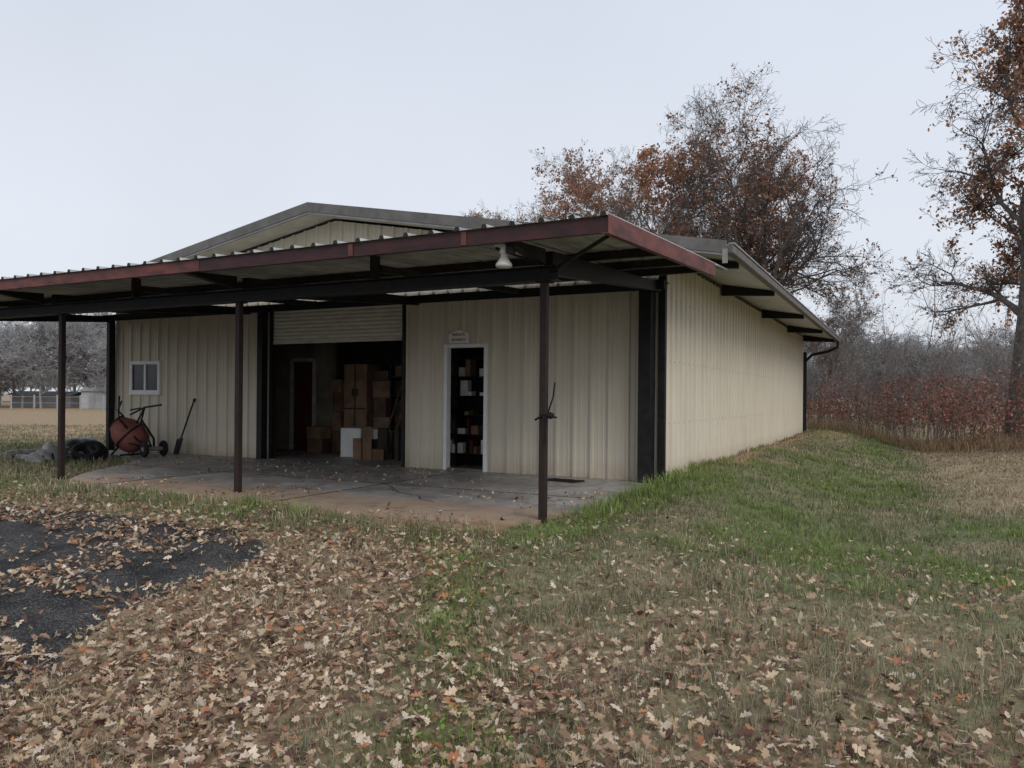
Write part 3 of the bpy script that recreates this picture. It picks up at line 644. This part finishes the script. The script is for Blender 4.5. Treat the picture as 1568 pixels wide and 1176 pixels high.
# ---------------------------------------------------------------- trees
def tubes_np(S,n):
    S=np.asarray(S,dtype=np.float64); P0=S[:,0:3];P1=S[:,3:6];r0=S[:,6];r1=S[:,7]
    d=P1-P0; d/=np.linalg.norm(d,axis=1)[:,None]+1e-9
    ref=np.where(np.abs(d[:,2:3])<.9,np.array([[0,0,1.]]),np.array([[1.,0,0]]))
    a=np.cross(d,ref); a/=np.linalg.norm(a,axis=1)[:,None]; b=np.cross(d,a)
    t=np.arange(n)*2*math.pi/n
    ring=a[:,None,:]*np.cos(t)[None,:,None]+b[:,None,:]*np.sin(t)[None,:,None]
    V=np.stack([P0[:,None,:]+ring*r0[:,None,None],P1[:,None,:]+ring*r1[:,None,None]],1).reshape(-1,3)
    k=np.arange(n); f=np.stack([k,(k+1)%n,n+(k+1)%n,n+k],1)
    F=(np.arange(len(S))[:,None,None]*2*n+f[None]).reshape(-1,4)
    return V,F
def quads_np(P,size,col):
    n=len(P); a=RS.randn(n,3); a/=np.linalg.norm(a,axis=1)[:,None]; b=RS.randn(n,3); b-=a*(a*b).sum(1)[:,None]; b/=np.linalg.norm(b,axis=1)[:,None]
    a=a*size[:,None]*.5; b=b*size[:,None]*.34
    V=np.stack([P-a,P-b+a*.1,P+a,P+b-a*.1],1).reshape(-1,3)
    F=np.arange(n*4).reshape(-1,4); return V,F,np.repeat(col,4,0)
def grow_tree(height,tr,seed,maxl=5,lean=(0,0),first=.35,spread=1.0,nch=(1.9,1.5,1.5,1.6,1.9),lim=.66,wmul=1.0):
    R=random.Random(seed); segs=[]; tips=[]
    nseg=(7,6,4,4,3,2); wand=(.14*wmul,.28,.38,.42,.45,.45); upb=(.05,.09,.05,.03,.02,.0)
    def go(p,d,L,r,lv):
        n=nseg[lv]
        for i in range(n):
            w=wand[lv]; d=Vector((d.x+R.uniform(-w,w),d.y+R.uniform(-w,w),d.z+R.uniform(-w,w)*.8+upb[lv])).normalized()
            q=p+d*(L/n); r2=max(.007,r*(.88 if lv==0 else .85))
            segs.append((*p,*q,r,r2)); p=q; r=r2
            if lv<maxl and (i+1)/n>=(first if lv==0 else .2):
                c=nch[lv]; k=int(c)+(R.random()<c-int(c))
                for _ in range(k):
                    ang=R.uniform(.55,1.15)*spread if lv==0 else R.uniform(.5,1.1)
                    az=R.uniform(0,6.283)
                    a=d.cross(Vector((.3,.5,.8))).normalized(); b=d.cross(a)
                    dd=(d*math.cos(ang)+(a*math.cos(az)+b*math.sin(az))*math.sin(ang)).normalized()
                    if lv==0: dd.z=max(dd.z,.12)
                    Lr=(lim,.50,.50,.50,.45)[lv]*R.uniform(.7,1.15)
                    if lv==0: Lr*= (1.1-.4*(i/n))
                    go(p,dd,L*Lr,r2*(.58 if lv==0 else .64),lv+1)
            if lv>=maxl-1: tips.append(tuple(p))
    go(Vector((0,0,-.3)),Vector((lean[0],lean[1],1)).normalized(),height*.7,tr,0)
    S=np.array(segs); zmax=np.percentile(S[:,5],99.8); s=height/zmax
    S[:,:6]*=s; return S,np.array(tips)*s
def make_tree(name,loc,height,tr,seed,bark,leafn,leafcol,lsize=.13,**k):
    S,T=grow_tree(height,tr,seed,**k)
    E=empty(name,loc)
    big=S[:,6]>.05; V1,F1=tubes_np(S[big],8); V2,F2=tubes_np(S[~big],3)
    npmesh('limbs',V1,F1,[bark],E,smooth=True); npmesh('twigs',V2,F2,[bark],E)
    if leafn:
        ph=RS.rand(3)*10
        wgt=np.clip(np.sin(T[:,0]*1.0+ph[0])+np.sin(T[:,1]*1.1+ph[1])+np.sin(T[:,2]*1.3+ph[2])+1.2,.12,None)**1.2; wgt/=wgt.sum()
        nc=leafn//4; idx=RS.choice(len(T),nc,p=wgt); P=np.repeat(T[idx],4,0)+RS.randn(nc*4,3)*.10
        c=np.array(leafcol)[None,:]*np.repeat(.65+.6*RS.rand(nc),4)[:,None]*(.7+.6*RS.rand(nc*4))[:,None]
        V,F,cc=quads_np(P,lsize*(.6+.8*RS.rand(nc*4)),c); npmesh('leaves',V,F,[M_leaf],E,cols=cc)
    return E
def at(u,z): return (z*(u*R2[0]+F2[0]),z*(u*R2[1]+F2[1]))
rust=(.36,.195,.13); rust2=(.42,.22,.135)
def T_(nm,u,z,h,tr,seed,bark,ln,lc,**k):
    a,b_=at(u,z); return make_tree(nm,(a,b_,-.1),h,tr,seed,bark,ln,lc,**k)
M_barkm=mat('oak_bark_paler',(.125,.108,.096),.95,.25,10)  # oak bark in a lighter grey-brown
T_('oak_tree',.338,34,15.4,.36,21,M_barkm,5500,rust,spread=1.05,lim=.76)
T_('oak_tree',.275,38,16.4,.30,5,M_barkm,12000,rust,spread=.9,lim=.58)
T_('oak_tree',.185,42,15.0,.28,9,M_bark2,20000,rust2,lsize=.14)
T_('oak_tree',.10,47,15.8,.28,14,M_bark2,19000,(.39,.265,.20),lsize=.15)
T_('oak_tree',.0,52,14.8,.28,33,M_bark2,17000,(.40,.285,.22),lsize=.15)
T_('oak_tree',.652,24,15.2,.30,77,M_barkm,15000,rust2,lean=(.0,.02),lim=.56,first=.42,wmul=.4)
T_('oak_tree',.40,45,8.5,.14,60,M_bark2,1500,rust)

# thicket at the right
R3=np.random.RandomState(5)
A=np.array([-2.3,34.2]); ab=np.array([.458,-.889]); nn=np.array([.889,.458])
def stems(n,s0,s1,hmin,hmax,tw,r):
    t=R3.rand(n)*46-16; s=s0+(s1-s0)*R3.rand(n)**1.2
    P=A+t[:,None]*ab+s[:,None]*nn; P=P+R3.randn(n,2)*.3
    S=[];tips=[]
    for i in range(n):
        h=R3.uniform(hmin,hmax)*(.75+.5*float(vnoise(np.array([P[i,0]*.35]),np.array([P[i,1]*.35]),4)[0])); p=np.array([P[i,0],P[i,1],-.25]); d=np.array([R3.randn()*.12,R3.randn()*.12,1.])
        rr_=r*h/hmax*R3.uniform(.7,1.2)
        for k in range(5):
            d=d+R3.randn(3)*.13; d[2]=max(d[2],.6); d/=np.linalg.norm(d); q=p+d*h/5
            r2=rr_*.8; S.append((*p,*q,rr_,r2)); rr_=r2; p=q
            if k>=1:
                for _ in range(tw):
                    dd=d+R3.randn(3)*.5; dd[2]=abs(dd[2])*.9+.25; dd/=np.linalg.norm(dd); l=h*.2*R3.uniform(.5,1.3); m_=p+dd*l*.5; e=m_+(dd+R3.randn(3)*.25)*l*.5
                    S.append((*p,*m_,rr_*.55,rr_*.4)); S.append((*m_,*e,rr_*.4,rr_*.25)); tips+= [tuple(m_),tuple(e)]
                    for __ in range(2):
                        e2=m_+(dd*.6+R3.randn(3)*.5)*l*.5; S.append((*m_,*e2,rr_*.35,rr_*.2)); tips.append(tuple(e2))
    return np.array(S),np.array(tips)
E=empty('brush_thicket',(3,25,0))
S1,T1=stems(750,0,9,1.0,2.7,3,.016); V,F=tubes_np(S1,3); Ps(npmesh('low_stems',V,F,[mat('brush_stem',(.17,.125,.105),.95,.2,6)],E),E)
S2,T2=stems(400,1.2,16,2.8,5.4,4,.032); V,F=tubes_np(S2,3); Ps(npmesh('sapling_stems',V,F,[mat('haze_tinted_sapling_bark',(.235,.21,.20),.95,.12,8)],E),E)  # sapling bark greyed to paint haze into its colour
n=38000; T1=T1[T1[:,2]<2.2]; P=T1[R3.randint(0,len(T1),n)]+R3.randn(n,3)*.16; P[:,2]=np.abs(P[:,2])
pt=ss((vnoise(P[:,0]*.6,P[:,1]*.6,6)-.1)/.5)
col=(np.array([[.30,.125,.09]])*pt[:,None]+np.array([[.27,.19,.145]])*(1-pt)[:,None])*(.45+1.0*R3.rand(n))[:,None]
V,F,cc=quads_np(P,.09*(.6+.9*R3.rand(n)),col); Ps(npmesh('brush_leaves',V,F,[M_leaf],E,cols=cc),E)
n=4000; P=T2[R3.randint(0,len(T2),n)]+R3.randn(n,3)*.1; col=np.array([[.33,.23,.18]])*(.5+.9*R3.rand(n))[:,None]
V,F,cc=quads_np(P,.09*(.6+.9*R3.rand(n)),col); Ps(npmesh('sapling_leaves',V,F,[M_leaf],E,cols=cc),E)
n=9000; t=R3.rand(n)*44-16; s=R3.rand(n)*2.2-.5; P=A+t[:,None]*ab+s[:,None]*nn
V,F,cc=blades(P[:,0],P[:,1],.15+.45*R3.rand(n),np.full(n,.02),cDry[None,:]*(.5+.6*R3.rand(n))[:,None]*np.array([[.9,.78,.72]])); Ps(npmesh('dry_fringe',V,F,[M_grass],E,cols=cc),E)

TL=empty('distant_treeline')
var=[]
for m_i,(bm,lc,nL) in enumerate(((M_bark3,(.32,.295,.28),700),(M_bark4,(.50,.505,.52),1500))):  # bark and leaf colours paled per layer to imitate mist, no fog volume
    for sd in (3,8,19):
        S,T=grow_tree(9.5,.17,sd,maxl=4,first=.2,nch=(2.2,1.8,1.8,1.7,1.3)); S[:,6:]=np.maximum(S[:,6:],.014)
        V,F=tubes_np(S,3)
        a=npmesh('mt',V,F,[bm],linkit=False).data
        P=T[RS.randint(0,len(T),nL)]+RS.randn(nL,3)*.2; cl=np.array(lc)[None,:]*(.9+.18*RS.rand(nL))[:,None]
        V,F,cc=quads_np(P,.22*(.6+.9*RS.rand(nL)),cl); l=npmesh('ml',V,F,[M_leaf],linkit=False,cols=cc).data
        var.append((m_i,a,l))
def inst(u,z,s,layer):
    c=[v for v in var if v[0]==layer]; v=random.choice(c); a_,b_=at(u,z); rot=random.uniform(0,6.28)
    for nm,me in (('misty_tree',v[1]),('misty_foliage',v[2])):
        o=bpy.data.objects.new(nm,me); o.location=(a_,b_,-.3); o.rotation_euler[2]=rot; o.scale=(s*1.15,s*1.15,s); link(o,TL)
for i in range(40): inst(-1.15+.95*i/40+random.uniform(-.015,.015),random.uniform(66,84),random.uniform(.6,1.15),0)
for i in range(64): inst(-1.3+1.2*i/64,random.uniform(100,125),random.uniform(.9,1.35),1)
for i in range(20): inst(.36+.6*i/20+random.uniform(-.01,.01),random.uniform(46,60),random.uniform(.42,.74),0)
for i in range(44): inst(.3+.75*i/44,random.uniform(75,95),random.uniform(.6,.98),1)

def far(name,u,z,w,d,h,roof,mw,mr_):
    a_,b_=at(u,z); E=empty(name,(a_,b_,0)); E.rotation_euler[2]=math.radians(30)
    mb=MB(); mb.box(-w/2,w/2,-d/2,d/2,-.3,h); mb.obj('walls',mw,E)
    mb=MB(); mb.hexa([(-w/2-.2,-d/2-.2,h),(w/2+.2,-d/2-.2,h),(w/2+.2,0,h+roof),(-w/2-.2,0,h+roof),(-w/2-.2,-d/2-.2,h+.08),(w/2+.2,-d/2-.2,h+.08),(w/2+.2,0,h+roof+.08),(-w/2-.2,0,h+roof+.08)])
    mb.hexa([(-w/2-.2,0,h+roof),(w/2+.2,0,h+roof),(w/2+.2,d/2+.2,h),(-w/2-.2,d/2+.2,h),(-w/2-.2,0,h+roof+.08),(w/2+.2,0,h+roof+.08),(w/2+.2,d/2+.2,h+.08),(-w/2-.2,d/2+.2,h+.08)])
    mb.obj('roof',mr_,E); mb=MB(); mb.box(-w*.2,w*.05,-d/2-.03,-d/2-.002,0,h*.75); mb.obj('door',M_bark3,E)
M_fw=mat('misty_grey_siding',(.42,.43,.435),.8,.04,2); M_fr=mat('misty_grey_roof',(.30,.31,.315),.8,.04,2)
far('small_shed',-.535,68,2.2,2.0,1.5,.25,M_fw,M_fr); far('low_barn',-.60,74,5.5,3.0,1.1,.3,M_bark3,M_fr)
E=empty('field_fence',(-60,50,0)); mb=MB(); pts=[at(-.95+.03*i,62) for i in range(22)]
for i,(a_,b_) in enumerate(pts):
    mb.box(a_-.05,a_+.05,b_-.05,b_+.05,-.2,1.15)
    if i: 
        for zz in (.5,1.0): mb.tube((pts[i-1][0],pts[i-1][1],zz),(a_,b_,zz),.015,n=4)
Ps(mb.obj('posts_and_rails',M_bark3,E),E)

# ---------------------------------------------------------------- world, sun, camera
w=bpy.data.worlds.new('World'); bpy.context.scene.world=w; w.use_nodes=True; nt=w.node_tree; N=nt.nodes; L=nt.links; N.clear()
o=N.new('ShaderNodeOutputWorld'); bg=N.new('ShaderNodeBackground'); bg.inputs['Strength'].default_value=.113; L.new(bg.outputs[0],o.inputs[0])
sk=N.new('ShaderNodeTexSky'); sk.sky_type='NISHITA'; sk.sun_disc=False; sk.sun_elevation=math.radians(42); sk.sun_rotation=math.radians(125); sk.dust_density=4
hs=N.new('ShaderNodeHueSaturation'); hs.inputs['Saturation'].default_value=.3; L.new(sk.outputs[0],hs.inputs['Color'])
tc=N.new('ShaderNodeTexCoord'); sx=N.new('ShaderNodeSeparateXYZ'); L.new(tc.outputs['Generated'],sx.inputs[0])
r=N.new('ShaderNodeValToRGB'); e=r.color_ramp.elements; e[0].position=0; e[0].color=(.68,.715,.77,1); e[1].position=.6; e[1].color=(.59,.645,.755,1)
e2=e.new(.2); e2.color=(.70,.745,.825,1); L.new(sx.outputs['Z'],r.inputs[0])
n=N.new('ShaderNodeTexNoise'); n.inputs['Scale'].default_value=1.6; n.inputs['Detail'].default_value=3; L.new(tc.outputs['Generated'],n.inputs['Vector'])
mr=N.new('ShaderNodeMapRange'); mr.inputs['From Min'].default_value=.3; mr.inputs['From Max'].default_value=.7; mr.inputs['To Min'].default_value=9.4; mr.inputs['To Max'].default_value=10.6; L.new(n.outputs[0],mr.inputs['Value'])
vm=N.new('ShaderNodeVectorMath'); vm.operation='SCALE'; L.new(r.outputs[0],vm.inputs[0]); L.new(mr.outputs[0],vm.inputs['Scale'])
mx=N.new('ShaderNodeMixRGB'); mx.inputs[0].default_value=.9; L.new(hs.outputs[0],mx.inputs[1]); L.new(vm.outputs[0],mx.inputs[2]); L.new(mx.outputs[0],bg.inputs['Color'])
sd=bpy.data.lights.new('sun','SUN'); sd.energy=1.45; sd.angle=math.radians(35); sd.color=(1,.965,.92)
so=bpy.data.objects.new('sun',sd); C.objects.link(so); so.rotation_euler=Vector((-.62,.42,-.66)).to_track_quat('-Z','Y').to_euler()
cd=bpy.data.cameras.new('camera'); cd.sensor_width=36; cd.lens=1180/1568*36; cd.shift_y=.0128; cd.clip_end=3000; cd.clip_start=.05
co=bpy.data.objects.new('camera',cd); C.objects.link(co)
co.matrix_world=Matrix.Translation((0,0,1.3))@Matrix.Rotation(math.radians(27.3),4,'Z')@Matrix.Rotation(math.radians(90),4,'X')@Matrix.Rotation(math.radians(.5),4,'Z')
sc=bpy.context.scene; sc.camera=co; sc.view_settings.view_transform='Standard'; sc.view_settings.look='None'; sc.view_settings.exposure=0
